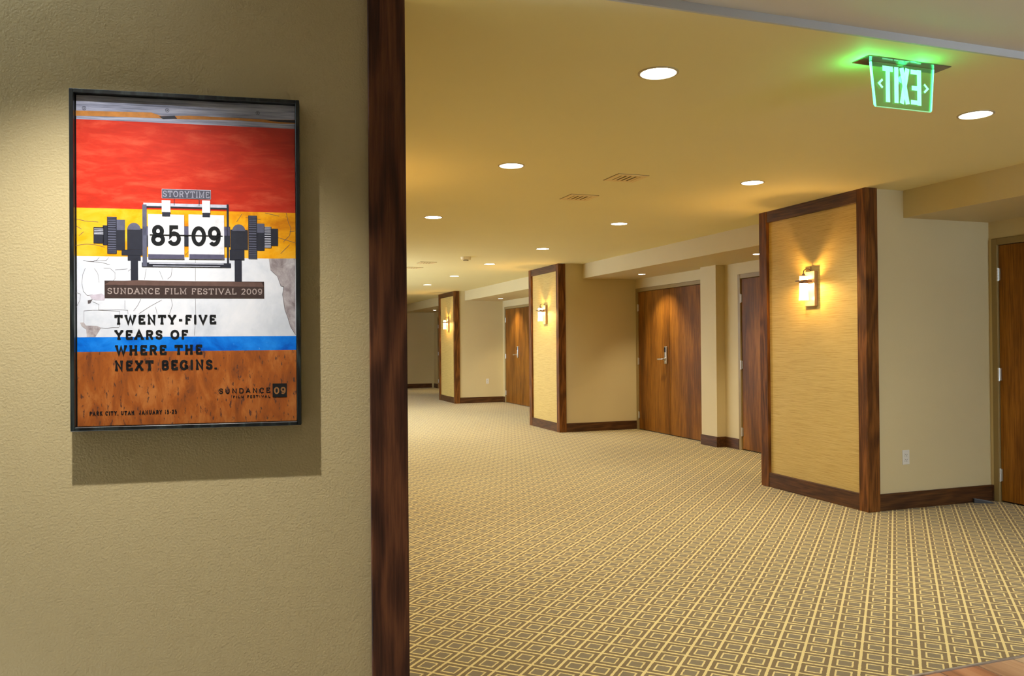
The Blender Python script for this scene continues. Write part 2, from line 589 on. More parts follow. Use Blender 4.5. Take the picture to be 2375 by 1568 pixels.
# ------------------------------------------------------------------ columns
CL = ['nearest column with dark oak frame around golden grasscloth and a lit sconce',
      'middle column with dark oak frame, left of the whole double door',
      'far column with dark oak frame, narrow in the distance beside the post',
      'farthest column at the end of the hall, only its plain beige side showing']
for (x0, y0, y1), lab in zip(COLS, CL):
    t = thing('column', lab, 'column', (x0, y0, 0), group='oak framed columns')
    d = y1 - y0
    xb = XB + 0.2 - x0
    p = 0.03
    box('core', HALLWALL, p + 0.012, xb, p, d - 0.02, 0, HC, t)
    box('wall_panel', GRASS, p, p + 0.012, 0.1, d - 0.1, BB, 2.46, t)
    MB().box(0, p + 0.012, d - 0.11, d, 0, HC, 0.002).obj('post', DKW, t)
    MB().box(0, 0.118, 0, 0.1, 0, HC, 0.002).obj('post', DKW, t)
    MB().box(0.004, p + 0.012, 0.1, d - 0.11, 2.452, HC, 0.002).obj('top_rail', DKWY, t)
    MB().box(0.004, p + 0.012, 0.1, d - 0.11, 0, BB, 0.002).obj('bottom_rail', DKWY, t)
    MB().box(0.118, XB - x0, p - 0.018, p, 0, BB, 0.002).obj('baseboard', DKWX, t)

# ------------------------------------------------------------------ ceiling fittings
def downlight_proto():
    t = thing('downlight', 'round ceiling downlight', 'downlight', group='round hall downlights')
    MB().lathe([(0.079, 0.004), (0.080, -0.004), (0.090, -0.003), (0.092, 0.0015)], seg=32).obj('trim_ring', RINGM, t, smooth=True)
    MB().lathe([(0.0795, 0.0), (0.0795, -0.0015), (0.001, -0.0015)], seg=32).obj('lens', LENS, t)
    spot('downlight_beam', (0, 0, -0.012), DOWN_W, WARM, 156, 1.0, 0.06, t)
    return t
dl = downlight_proto()
DL = [(-2.916, -1.915, 'largest bright round downlight, upper middle, left of the green exit sign'),
      (-0.952, -1.838, 'bright round downlight near the right edge, below right of the green exit sign'),
      (-2.916, 0.080, 'round downlight second nearest in the left row, left of the square vents'),
      (-0.973, 0.101, 'round downlight above and left of the nearest column'),
      (-2.882, 2.422, 'round downlight closest to the dark oak post, third of the left row'),
      (-0.979, 2.314, 'round downlight just below right of the two near square vents'),
      (-0.923, 4.570, 'round downlight above the middle column top'),
      (-0.973, 6.640, 'round downlight right of the small ceiling detector box'),
      (-0.910, 8.882, 'small round downlight below left of the ceiling detector box'),
      (-0.886, 11.05, 'smallest, farthest round downlight, low beside the far column'),
      (-2.90, 4.65, ''), (-2.90, 6.9, ''), (-2.90, 9.1, ''), (-2.90, 11.3, ''), (-1.9, 15.6, ''), (-2.9, 17.8, '')]  # unlabelled ones: unseen, added to light the floor and far end
for i, (x, y, lab) in enumerate(DL):
    o = dl if i == 0 else copy_tree(dl)
    o.location = (x, y, HC)
    o['label'] = lab or 'unseen round downlight added for light behind the poster wall'

def small_proto():
    t = thing('soffit_light', 'small ceiling light', 'downlight', group='small lights in the door recess soffits')
    MB().lathe([(0.050, 0.003), (0.051, -0.004), (0.060, -0.003), (0.062, 0.001)], seg=24).obj('trim_ring', RINGM, t, smooth=True)
    MB().lathe([(0.0505, 0.0), (0.0505, -0.003), (0.001, -0.006)], seg=24).obj('lens', LENS2, t)
    spot('soffit_beam', (0, 0, -0.012), SOFFIT_W, (1.0, 0.86, 0.58), 96, 0.8, 0.03, t, (0, R(-12), 0))
    return t
sl = small_proto()
for i, (x, y, lab) in enumerate([(0.916, 5.36, 'small recessed light above the whole brown double door'),
                                 (0.907, 2.63, 'small recessed light touching the left edge of the nearest column'),
                                 (0.93, 11.81, 'small recessed light above the door behind the middle column'),
                                 (0.967, 17.93, 'smallest recessed light, left of the far column')]):
    o = sl if i == 0 else copy_tree(sl)
    o.location = (x, y, SZ)
    o['label'] = lab

def vent_proto():
    t = thing('ceiling_vent', 'square ceiling vent', 'vent', group='square ceiling vents')
    m = MB()
    a, b = 0.122, 0.080
    m.box(-a, a, -a, -b, -0.006, 0.001, 0.001).box(-a, a, b, a, -0.006, 0.001, 0.001).box(-a, -b, -b, b, -0.006, 0.001, 0.001).box(b, a, -b, b, -0.006, 0.001, 0.001)
    m.obj('vent_frame', VENTP, t)
    MB().box(-a - 0.003, a + 0.003, -a - 0.003, a + 0.003, -0.0015, 0.0008).box(-b, b, -b, b, -0.0025, -0.0005).obj('vent_backing', SLOT, t)
    for k in range(4):
        x = -b + 0.02 + k * 0.04
        MB().box(x - 0.011, x + 0.011, -b, b, -0.007, -0.003, 0.001).obj('slat', VENTP, t)
    return t
vt = vent_proto()
for i, (x, y, lab) in enumerate([(-1.979, 0.22, 'nearest square ceiling vent, the larger and higher of the middle pair'),
                                 (-1.983, 1.052, 'second square ceiling vent, below left of the nearest one'),
                                 (-1.936, 6.668, 'far square ceiling vent left of the detector box'),
                                 (-1.942, 7.521, 'farthest square ceiling vent, beside the dark oak post')]):
    o = vt if i == 0 else copy_tree(vt)
    o.location = (x, y, HC)
    o['label'] = lab

t = thing('ceiling_detector', 'small cream detector box hanging from the ceiling, far down the hall', 'detector', (-1.60, 5.76, HC))
MB().lathe([(0.001, 0.0), (0.072, 0.0), (0.072, -0.010), (0.066, -0.04), (0.001, -0.04)], seg=28).obj('body', DETP, t, smooth=True)
MB().lathe([(0.036, -0.038), (0.034, -0.055), (0.001, -0.056)], seg=24).obj('sensor_cap', DETP, t, smooth=True)
MB().lathe([(0.037, -0.043), (0.0375, -0.050)], seg=24).obj('sensor_slot', SLOT, t)

# ------------------------------------------------------------------ stroke lettering
def arc(cx, cy, rx, ry, a0, a1, n=12):
    return [(cx + rx * math.cos(R(a0 + (a1 - a0) * i / n)), cy + ry * math.sin(R(a0 + (a1 - a0) * i / n))) for i in range(n + 1)]
# glyph: (width, strokes, serifs); strokes in a unit box, serifs = (x, y, half length) feet on y = 0 or 1
G = {
 'A': (.86, [[(0, 0), (.5, 1), (1, 0)], [(.2, .34), (.8, .34)]], [(0, 0, .2), (1, 0, .2)]),
 'B': (.74, [[(.1, 0), (.1, 1)], [(0, 1), (.6, 1)] + arc(.6, .76, .34, .24, 90, -90) + [(.1, .52)], [(.6, .52)] + arc(.62, .26, .38, .26, 90, -90) + [(0, 0)]], []),
 'C': (.8, [arc(.5, .5, .5, .5, 42, 318, 22), [(.87, .68), (.87, 1)]], []),
 'D': (.8, [[(.1, 0), (.1, 1)], [(0, 1), (.5, 1)] + arc(.5, .5, .5, .5, 90, -90, 16) + [(0, 0)]], []),
 'E': (.72, [[(.12, 0), (.12, 1)], [(0, 1), (.95, 1), (.95, .76)], [(.12, .52), (.68, .52)], [(.68, .40), (.68, .64)], [(0, 0), (1, 0), (1, .25)]], []),
 'F': (.68, [[(.14, 0), (.14, 1)], [(0, 1), (1, 1), (1, .75)], [(.14, .5), (.7, .5)], [(.7, .38), (.7, .62)]], [(.14, 0, .2)]),
 'G': (.84, [arc(.5, .5, .5, .5, 42, 352, 24), [(.58, .44), (1, .44)], [(.98, .44), (.98, 0)], [(.87, .68), (.87, 1)]], []),
 'H': (.86, [[(.12, 0), (.12, 1)], [(.88, 0), (.88, 1)], [(.12, .52), (.88, .52)]], [(.12, 0, .17), (.12, 1, .17), (.88, 0, .17), (.88, 1, .17)]),
 'I': (.36, [[(.5, 0), (.5, 1)]], [(.5, 0, .5), (.5, 1, .5)]),
 'J': (.6, [[(.72, 1), (.72, .3)] + arc(.38, .3, .34, .3, 0, -180, 12)], [(.72, 1, .3)]),
 'K': (.84, [[(.12, 0), (.12, 1)], [(.85, 1), (.16, .42)], [(.4, .6), (.92, 0)]], [(.12, 0, .17), (.12, 1, .17), (.85, 1, .15), (.9, 0, .15)]),
 'L': (.7, [[(.14, 0), (.14, 1)], [(0, 0), (1, 0), (1, .3)]], [(.14, 1, .2)]),
 'M': (1.02, [[(.1, 0), (.1, 1), (.5, .1), (.9, 1), (.9, 0)]], [(.1, 0, .14), (.9, 0, .14), (.04, 1, .1), (.96, 1, .1)]),
 'N': (.88, [[(.12, 0), (.12, 1), (.88, 0), (.88, 1)]], [(.12, 0, .16), (.05, 1, .1), (.88, 1, .16)]),
 'O': (.86, [arc(.5, .5, .5, .5, 0, 360, 26)], []),
 'P': (.72, [[(.12, 0), (.12, 1)], [(0, 1), (.6, 1)] + arc(.6, .74, .38, .26, 90, -90) + [(.12, .48)]], [(.12, 0, .2)]),
 'R': (.8, [[(.12, 0), (.12, 1)], [(0, 1), (.58, 1)] + arc(.58, .75, .34, .25, 90, -90) + [(.12, .5)], [(.56, .5), (.9, 0)]], [(.12, 0, .17), (.93, 0, .12)]),
 'S': (.68, [arc(.5, .75, .46, .25, 25, 270, 14) + arc(.5, .25, .48, .25, 90, -155, 14), [(.93, .72), (.93, 1)], [(.05, .28), (.05, 0)]], []),
 'T': (.8, [[(.5, 0), (.5, 1)], [(0, .74), (0, 1), (1, 1), (1, .74)]], [(.5, 0, .22)]),
 'U': (.84, [[(.12, 1), (.12, .38)] + arc(.5, .38, .38, .38, 180, 360, 14) + [(.88, 1)]], [(.12, 1, .16), (.88, 1, .16)]),
 'V': (.86, [[(.02, 1), (.5, 0), (.98, 1)]], [(.02, 1, .16), (.98, 1, .16)]),
 'W': (1.12, [[(.02, 1), (.27, 0), (.5, .9), (.73, 0), (.98, 1)]], [(.02, 1, .12), (.98, 1, .12)]),
 'X': (.86, [[(.05, 0), (.92, 1)], [(.08, 1), (.95, 0)]], [(.06, 0, .17), (.92, 1, .17), (.08, 1, .17), (.95, 0, .17)]),
 'Y': (.84, [[(.04, 1), (.5, .46), (.96, 1)], [(.5, .46), (.5, 0)]], [(.04, 1, .17), (.96, 1, .17), (.5, 0, .2)]),
 '0': (.7, [arc(.5, .5, .5, .5, 0, 360, 26)], []),
 '1': (.4, [[(.1, .78), (.5, 1), (.5, 0)]], [(.5, 0, .4)]),
 '2': (.66, [arc(.5, .72, .46, .28, 165, -25, 12) + [(.04, 0), (1, 0)]], []),
 '5': (.66, [[(.9, 1), (.2, 1), (.12, .5)] + arc(.48, .32, .5, .32, 125, -155, 16)], []),
 '8': (.68, [arc(.5, .75, .4, .25, 0, 360, 20), arc(.5, .26, .5, .26, 0, 360, 20)], []),
 '9': (.68, [arc(.5, .68, .48, .32, 0, 360, 20), [(.98, .68)] + arc(.45, .5, .53, .5, 0, -130, 16)], []),
 '-': (.5, [[(-.1, .42), (1.1, .42)]], []),
 '.': (.26, [[(.5, -.1), (.5, .12)]], []),
 ',': (.16, [[(.55, .06), (.4, -.16)]], []),
 ' ': (.42, [], []),
}

def strip2d(m, pts, w, to3):
    """thick polyline drawn flat, mitred"""
    closed = math.dist(pts[0], pts[-1]) < 1e-6 and len(pts) > 3
    P = [Vector(p) for p in pts]
    n = len(P)
    L = []
    for i in range(n):
        if closed:
            a, b = P[(i - 1) % (n - 1)], P[(i + 1) % (n - 1)]
        else:
            a, b = P[max(i - 1, 0)], P[min(i + 1, n - 1)]
        d0 = (P[i] - a).normalized() if (P[i] - a).length > 1e-9 else (b - P[i]).normalized()
        d1 = (b - P[i]).normalized() if (b - P[i]).length > 1e-9 else d0
        n0, n1 = Vector((-d0.y, d0.x)), Vector((-d1.y, d1.x))
        nn = n0 + n1
        nn = nn.normalized() if nn.length > 1e-6 else n0
        k = 1 / max(0.45, nn.dot(n0))
        L.append((P[i] + nn * w / 2 * k, P[i] - nn * w / 2 * k))
    vsx = [(m.bm.verts.new(to3(a)), m.bm.verts.new(to3(b))) for a, b in L]
    for (a, b), (c, d) in zip(vsx, vsx[1:]):
        try:
            m.bm.faces.new((a, b, d, c))
        except ValueError:
            pass

def lettering(m, text, u0, v0, u1, v1, weight, to3, serif=True, gap=.16, word=None):
    """fills the box u0..u1, v0..v1 (v up) with one line of stroke letters; weight = stroke / cap height"""
    hgt = v1 - v0
    w = weight * hgt
    tot = sum(G[c][0] for c in text) + gap * (len(text) - 1)
    sx = (u1 - u0) / tot
    cur = 0.0
    swt = 0.8 * w
    wi = 0
    for ch in text:
        if ch == ' ':
            wi += 1
        if word is not None and wi != word:
            cur += G[ch][0] + gap
            continue
        gw, strokes, serifs = G[ch]
        x0 = u0 + cur * sx
        ww = gw * sx
        ins = min(w / 2, ww * .45)
        f = lambda p: (x0 + ins + p[0] * (ww - 2 * ins), v0 + w / 2 + p[1] * (hgt - w))
        for s in strokes:
            strip2d(m, [f(p) for p in s], w, to3)
        if serif:
            for (sx_, sy_, hl) in serifs:
                a, b = f((sx_, sy_)), (hl * (ww - 2 * ins) + w * .15)
                yv = a[1] + (-(w - swt) / 2 if sy_ == 0 else (w - swt) / 2)
                strip2d(m, [(a[0] - b, yv), (a[0] + b, yv)], swt, to3)
        cur += gw + gap
    return m

def words(name, mat, parent, text, r, weight, to3, serif=True, gap=.16):
    """one printed line, each word a part of its own"""
    for i, wd_ in enumerate(text.split(' ')):
        if wd_:
            lettering(MB(), text, *r, weight, to3, serif, gap, i).obj(name, mat, parent)

# ------------------------------------------------------------------ exit sign (seen from the back)
EX = thing('exit_sign', 'edge lit green exit sign hanging from the ceiling, lettering seen mirrored', 'exit sign', (-1.955, -2.345, HC))
GREENEDGE = emit('green_edge_glow', (0.05, 1.0, 0.32), 3.2)
GREENLET = emit('green_letter_glow', (0.10, 1.0, 0.42), 1.25)
GPANEL = thin_glass('green_acrylic', (0.70, 0.98, 0.74, 1), 0.05, 0.05, ((0.02, 1.0, 0.2), 0.05))
MIRR = plain('sign_canopy', srgb(150, 150, 140), 0.16, 1.0)
MB().box(-0.228, 0.228, -0.049, 0.049, -0.004, 0.0, 0.001).obj('canopy_plate', MIRR, EX)
poly = [(-0.175, 0, -0.006), (0.175, 0, -0.006), (0.160, 0, -0.186), (0.156, 0, -0.197), (-0.148, 0, -0.197), (-0.153, 0, -0.186)]
MB().prism([(p[0], -0.003, p[2]) for p in poly], (0, 0.006, 0)).obj('acrylic_panel', GPANEL, EX)
MB().prism([(-0.177, -0.0035, -0.006), (-0.170, -0.0035, -0.006), (-0.148, -0.0035, -0.197), (-0.156, -0.0035, -0.190)], (0, 0.007, 0)).obj('glowing_edge', GREENEDGE, EX)
MB().prism([(0.171, -0.0035, -0.006), (0.1765, -0.0035, -0.006), (0.1615, -0.0035, -0.190), (0.156, -0.0035, -0.197)], (0, 0.007, 0)).obj('glowing_edge', GREENEDGE, EX)
MB().prism([(-0.148, -0.0035, -0.1955), (0.156, -0.0035, -0.1955), (0.156, -0.0035, -0.198), (-0.148, -0.0035, -0.198)], (0, 0.007, 0)).obj('bottom_edge', emit('green_faint_edge', (0.04, 0.9, 0.25), 0.5), EX)
for ch, a, b in (('T', -0.113, -0.056), ('I', -0.049, -0.026), ('X', -0.020, 0.036), ('E', 0.042, 0.101)):
    m = MB()
    zt, zb = -0.018, -0.174
    st = 0.023
    f3 = lambda p: (p[0], -0.0042, p[1])
    if ch == 'T':
        strip2d(m, [(a, zt - st / 2), (b, zt - st / 2)], st, f3)
        strip2d(m, [((a + b) / 2, zt - st), ((a + b) / 2, zb)], st, f3)
    elif ch == 'I':
        strip2d(m, [((a + b) / 2, zt), ((a + b) / 2, zb)], st, f3)
    elif ch == 'X':
        strip2d(m, [(a + st / 2, zt), (b - st / 2, zb)], st, f3)
        strip2d(m, [(b - st / 2, zt), (a + st / 2, zb)], st, f3)
    else:
        strip2d(m, [(b - st / 2, zt), (b - st / 2, zb)], st, f3)
        for z in (zt - st / 2, (zt + zb) / 2 - 0.004, zb + st / 2):
            strip2d(m, [(a + (0.006 if abs(z - (zt + zb) / 2) < .02 else 0), z), (b - st, z)], st * 0.85, f3)
    m.obj('letter', GREENLET, EX)
for cx, s in ((-0.113, -1), (0.118, 1)):
    m = MB()
    strip2d(m, [(cx - s * 0.0, -0.078), (cx + s * 0.020, -0.096), (cx - s * 0.0, -0.114)], 0.010, lambda p: (p[0], -0.0042, p[1]))
    m.obj('chevron', GREENLET, EX)
l = point('exit_sign_glow', (-0.20, 0.0, -0.05), 1.2, (0.03, 1.0, 0.22), 0.02, EX)
l = point('exit_sign_glow', (0.05, -0.05, -0.045), 0.5, (0.03, 1.0, 0.22), 0.02, EX)

# ------------------------------------------------------------------ wall sconces
def sconce_proto():
    """local frame: wall panel at x = 0, fitting sticks out to -x, z measured from the plate centre"""
    t = thing('wall_sconce', 'wall sconce', 'sconce', group='glass wall sconces on the columns')
    MB().box(-0.034, -0.0, -0.0625, 0.0625, -0.15, 0.15, 0.002).obj('back_plate', PLATE, t)
    ax = -0.096
    MB().lathe([(0.040, -0.098), (0.0405, -0.094), (0.036, -0.02), (0.0335, 0.05), (0.0335, 0.108)], c=(ax, 0, 0), seg=28).obj('glass_shade', SGLASS, t, smooth=True)
    MB().lathe([(0.0415, -0.102), (0.0415, -0.094), (0.037, -0.094), (0.037, -0.102), (0.0415, -0.102)], c=(ax, 0, 0), seg=28).obj('glass_rim', SGLASS, t, smooth=True)
    MB().lathe([(0.036, 0.045), (0.0375, 0.048), (0.0375, 0.068), (0.036, 0.071), (0.034, 0.068), (0.034, 0.048), (0.036, 0.045)], c=(ax, 0, 0), seg=28).obj('clamp_band', BRONZE, t, smooth=True)
    MB().box(-0.150, -0.034, -0.030, -0.022, 0.058, 0.069, 0.001).box(-0.150, -0.034, 0.022, 0.030, 0.058, 0.069, 0.001).box(-0.158, -0.150, -0.030, 0.030, 0.058, 0.069, 0.001).obj('bracket', BRONZE, t)
    MB().lathe([(0.034, 0.106), (0.034, 0.110), (0.014, 0.116), (0.010, 0.128), (0.001, 0.130)], c=(ax, 0, 0), seg=24).obj('shade_cap', BRONZE, t, smooth=True)
    pts = [(ax, 0, 0.126)] + [(ax / 2 - 0.009 + (ax / 2 + 0.009) * math.cos(a), 0, 0.140 + 0.030 * math.sin(a)) for a in [R(180 - 18 * k) * -1 + R(360) if False else R(18 * k) for k in range(11)]] + [(-0.018, 0, 0.118)]
    MB().tube(pts, 0.0042, 8).obj('gooseneck', BRONZE, t, smooth=True)
    MB().lathe([(0.003, 0.145), (0.003, 0.186), (0.001, 0.190)], c=(-0.018, 0, 0), seg=8).obj('finial', BRONZE, t, smooth=True)
    MB().lathe([(0.012, 0.106), (0.012, 0.082), (0.001, 0.080)], c=(ax, 0, 0), seg=16).obj('socket', CERAM, t, smooth=True)
    MB().lathe([(0.001, 0.030), (0.012, 0.024), (0.021, -0.006), (0.022, -0.03), (0.014, -0.055), (0.001, -0.062)], c=(ax, 0, 0), seg=18).obj('bulb', BULB, t, smooth=True)
    point('sconce_lamp', (ax, 0, 0.052), SCONCE_W, AMBER, 0.010, t)
    point('sconce_lamp', (ax, 0, -0.085), SCONCE_W * 0.14, AMBER, 0.012, t)
    return t
sp = sconce_proto()
for i, (x, y, lab) in enumerate([(0.03, 0.655, 'lit glass and bronze wall sconce on the nearest column'),
                                 (0.03, 6.88, 'lit glass and bronze wall sconce on the middle column'),
                                 (0.185, 13.42, 'lit glass and bronze wall sconce on the far column')]):
    o = sp if i == 0 else copy_tree(sp)
    o.location = (x, y, 1.80)
    o['label'] = lab
# the facing one on the left wall, out of sight behind the poster wall; only its glow reaches the ceiling
for y in (0.65, 6.9):
    o = copy_tree(sp)
    o.location = (XL, y, 1.80)
    o.rotation_euler = (0, 0, math.pi)
    o['label'] = 'wall sconce out of sight behind the poster wall'

# ------------------------------------------------------------------ outlets, door wedge
def outlet_proto():
    t = thing('power_outlet', 'white power outlet', 'outlet', group='white wall outlets')
    MB().box(-0.035, 0.035, -0.006, 0.0, -0.058, 0.058, 0.002, 2).obj('cover_plate', WHITEP, t)
    for z in (-0.02, 0.02):
        r = MB().box(-0.017, 0.017, -0.009, -0.005, z - 0.0145, z + 0.0145, 0.002).obj('receptacle', WHITEP, t)
        MB().box(-0.0085, -0.006, -0.0094, -0.0088, z - 0.002, z + 0.007).box(0.006, 0.0085, -0.0094, -0.0088, z - 0.002, z + 0.007).box(-0.0025, 0.0025, -0.0094, -0.0088, z - 0.0105, z - 0.006).obj('slot', SLOT, r)
    return t
ot = outlet_proto()
ot.location = (0.403, 0.03, 0.41)
ot['label'] = 'white power outlet low on the beige side of the nearest column'
o = copy_tree(ot)
o.location = (0.936, 12.83, 0.49)
o['label'] = 'small white power outlet low on the far beige wall beside the half hidden door'

wd = thing('door_wedge', 'dark grey ribbed rubber door wedge on the carpet by the right baseboard', 'door wedge', (1.16, -0.02, 0), R(-28))
MB().prism([(-0.075, -0.03, 0.0), (0.075, -0.03, 0.0), (0.075, -0.03, 0.006), (-0.075, -0.03, 0.034)], (0, 0.06, 0)).obj('wedge_body', RUBBER, wd)
for k in range(4):
    y = -0.024 + k * 0.016
    MB().prism([(-0.075, y - 0.002, 0.033), (0.06, y - 0.002, 0.008), (0.06, y - 0.002, 0.0115), (-0.075, y - 0.002, 0.0365)], (0, 0.004, 0)).obj('rib', plain('rib_rubber', srgb(104, 102, 104), 0.5), wd)

# ------------------------------------------------------------------ framed poster
PP={'bands':[404.0,150.6,12.4,-219.6,-261.6],
 'storyplate':(-74.0,184.2,61.4,211.6),
 'storytext':(-70.8,188.0,57.8,206.4),
 'topbar':(-124.3,156.0,110.2,169.6),
 'clampL':(-74.2,131.0,-50.4,178.2),
 'clampR':(36.9,131.9,59.4,180.7),
 'cardL':(-111.8,7.2,-13.0,136.8),
 'cardR':(-1.0,7.9,98.1,138.4),
 'stripL':(-111.4,7.2,-13.4,20.4),
 'stripR':(1.1,8.0,97.8,22.0),
 'd8':(-103.5,44.9,-65.6,105.8),
 'd5':(-59.6,45.6,-21.4,105.5),
 'd0':(7.0,45.6,47.4,104.4),
 'd9':(52.2,46.2,88.8,104.9),
 'midline':(-107.0,75.1,93.7,78.2),
 'rodL':(-127.0,-15.2,-115.3,164.4),
 'rodR':(105.4,-12.4,110.8,170.8),
 'botbar':(-129.4,-16.4,116.4,-3.6),
 'hubC':(-19.0,45.4,5.1,103.7),
 'hubL':(-127.0,43.0,-107.0,101.2),
 'hubR':(92.4,45.5,114.5,104.8),
 'bearL':(-168.2,32.4,-127.2,94.2),
 'bearR':(115.6,37.1,165.0,96.6),
 'domeL':(-168.0,90.4,-131.6,110.6),
 'domeR':(120.8,92.7,157.8,112.6),
 'pedL':(-183.5,16.0,-127.4,32.3),
 'pedL2':(-167.2,1.0,-132.1,17.4),
 'pedR':(113.0,6.0,154.8,37.0),
 'postL':(-159.2,-60.8,-139.4,9.8),
 'postR':(126.9,-61.2,147.1,8.6),
 'gearL':(-221.6,20.2,-196.0,126.8),
 'discL':(-199.6,30.6,-174.0,118.6),
 'outL':(-257.8,49.6,-229.6,95.9),
 'outL2':(-233.1,45.0,-219.2,101.4),
 'gearR':(166.3,10.4,191.1,139.5),
 'discR':(191.2,35.4,212.4,116.2),
 'smallR':(211.1,43.6,232.4,107.4),
 'endR':(231.1,50.4,251.2,101.9),
 'plank':(-229.2,-107.0,210.2,-57.2),
 'planktop':[(-229.2,-69.0),(-214.1,-58.8),(-137.1,-55.7),(5.5,-57.1),(202.8,-59.4),(210.2,-72.4),(5.4,-71.1),(-137.2,-70.8)],
 'planktext':(-221.6,-96.0,205.1,-78.1),
 'L1':(-203.4,-183.4,74.2,-155.4),
 'L2':(-203.6,-227.2,-4.3,-199.3),
 'L3':(-202.0,-272.2,35.4,-243.0),
 'L4':(-204.0,-317.2,75.4,-287.2),
 'logo':(80.8,-389.0,226.2,-372.8),
 'logo2':(120.0,-402.9,226.0,-394.8),
 'sq':(232.8,-402.2,273.7,-361.5),
 'sq09':(236.8,-393.2,270.9,-371.8),
 'park':(-270.8,-444.0,-35.8,-432.1),
 'peelR':[(224.1,12.2),(300.9,13.7),(300.3,-216.1),(286.1,-192.6),(278.0,-164.8),(269.7,-140.6),(263.4,-95.6),(266.8,-71.3),(258.5,-69.3),(248.7,-40.3),(228.9,-21.5)],
 'peelBL':[(-294.8,-177.9),(-284.2,-177.1),(-278.9,-186.2),(-249.3,-187.1),(-239.4,-192.9),(-246.3,-205.3),(-254.0,-218.8),(-276.8,-218.7),(-278.2,-196.9),(-289.5,-188.6)],
 'bit':[(-274.0,-114.4),(-261.1,-111.1),(-267.2,-122.7),(-273.6,-123.5)],
 'scuff':[(-268.7,-99.5),(-236.6,-94.4),(-224.5,-104.3),(-230.6,-113.5),(-252.0,-113.5),(-264.1,-109.4)],
 'strip':[(-302.9,428.0),(-101.3,432.9),(-73.2,423.8),(5.0,428.9),(223.7,428.5),(302.3,431.2),(303.0,419.6),(260.9,417.5),(149.8,421.7),(-30.8,417.3),(-171.1,416.2),(-303.0,413.2)],
 'stripdark':[(-80.3,422.3),(-37.8,426.7),(-30.8,418.4),(-69.7,415.3)],
 'stripdark2':[(208.8,427.7),(302.3,430.1),(303.0,422.3),(257.2,422.4)],
 'screws':[(-280.8,436.2),(-57.9,441.6),(195.3,446.4)],
 'cracks':[[(-279.7,-22.0),(-286.6,-40.2),(-289.0,-65.0),(-285.3,-88.1),(-274.7,-100.4),(-261.0,-97.9)],[(-256.1,-22.6),(-247.1,-36.6),(-243.4,-63.0)],[(-231.7,-21.5),(-214.9,-21.3),(-201.1,-34.4),(-201.2,-51.1),(-208.9,-61.1)],[(-284.9,1.0),(-275.8,-2.2),(-257.6,-2.3),(-248.4,2.3),(-242.3,9.9)],[(-275.8,-2.2),(-237.8,-5.0),(-214.8,-11.3)],[(-257.6,-0.3),(-224.0,1.0),(-217.8,10.2)],[(-201.1,-26.1),(-184.1,-24.6),(-167.9,-22.8)],[(-166.4,-29.9),(-159.4,-24.0)],[(-284.2,-177.1),(-284.0,-144.1),(-262.8,-142.5),(-245.3,-142.5),(-189.3,-144.9),(-189.6,-190.7)],[(-245.3,-142.5),(-244.4,-125.9),(-261.1,-117.7)],[(-245.3,-141.6),(-187.8,-140.8),(-167.7,-142.4),(-167.0,-154.1)],[(-239.4,-192.9),(-224.9,-194.7),(-209.5,-192.2),(-191.1,-192.0)],[(-305.1,-135.9),(-294.5,-114.5),(-292.9,-96.3),(-305.0,-91.5)],[(-175.3,-114.1),(-175.4,-139.1)],[(-50.3,-108.7),(-46.5,-127.2),(-55.3,-154.2)],[(-75.5,-112.2),(-107.0,-130.7),(-138.3,-152.5)],[(-131.8,-109.0),(-141.3,-129.1),(-152.2,-144.1)],[(-92.9,-132.3),(-88.3,-154.2)],[(-46.7,-17.7),(-50.0,-43.0),(-59.5,-51.5)],[(-81.4,-28.2),(-72.1,-53.3)],[(-117.4,-21.9),(-122.2,-53.7)],[(17.2,6.8),(16.9,-56.0)],[(16.6,-108.5),(17.2,-150.8),(15.4,-189.8),(12.8,-216.9)]],
 'cracks2':[[(276.0,149.9),(281.5,120.9),(288.9,105.5),(285.0,82.1),(266.1,62.3)],[(285.1,93.7),(300.1,96.0)],[(251.3,75.6),(299.9,61.0)],[(148.1,142.8),(133.4,119.4)],[(159.1,133.4),(201.4,128.7)],[(214.5,148.3),(255.4,139.7)],[(284.8,54.9),(258.4,27.2)],[(-304.6,42.8),(-275.8,46.9),(-248.6,44.8),(-228.1,38.5)],[(-302.6,118.4),(-282.3,113.4),(-244.9,110.6)],[(2.8,34.8),(-11.6,17.5)],[(-296.1,70.6),(-284.1,81.9)],[(-302.7,98.1),(-289.2,89.2)]]}
PO = thing('framed_poster', 'black framed film festival poster with flip clock on painted stripes, hanging on the wall', 'poster')
PO.matrix_world = PW.matrix_basis if False else Matrix.Translation((-4.325, -2.60, 0)) @ Matrix.Rotation(R(-7), 4, 'Z') @ Matrix.Translation((-0.5250, 0, 1.598))
FRM = wood('black_stained_frame', srgb(8, 9, 10), srgb(20, 24, 24), srgb(52, 60, 58), 'Z', 2.0, 0.35, 0.5)
fw, fh, fd = 0.3155, 0.486, 0.055
for nm, a in (('frame_stile', (-fw, -fw + 0.011, -fd, 0, -fh, fh)), ('frame_stile', (fw - 0.011, fw, -fd, 0, -fh, fh)),
              ('frame_rail', (-fw + 0.011, fw - 0.011, -fd, 0, fh - 0.011, fh)), ('frame_rail', (-fw + 0.011, fw - 0.011, -fd, 0, -fh, -fh + 0.011))):
    MB().box(*a, 0.0012).obj(nm, FRM, PO)
box('backing_board', BLACKP, -fw + 0.011, fw - 0.011, -0.028, -0.001, -fh + 0.011, fh - 0.011, PO)
IW, IH = 0.3020, 0.4735
YP = -0.035
def layer(k):
    return lambda p: (p[0] / 1000, YP - 0.00025 * k, p[1] / 1000)
PAPER = plain('paper_edge', srgb(230, 230, 230), 0.6)
box('print_sheet', PAPER, -IW, IW, YP + 0.0002, -0.028, -IH, IH, PO)
bt = [IH * 1000] + PP['bands'] + [-IH * 1000]
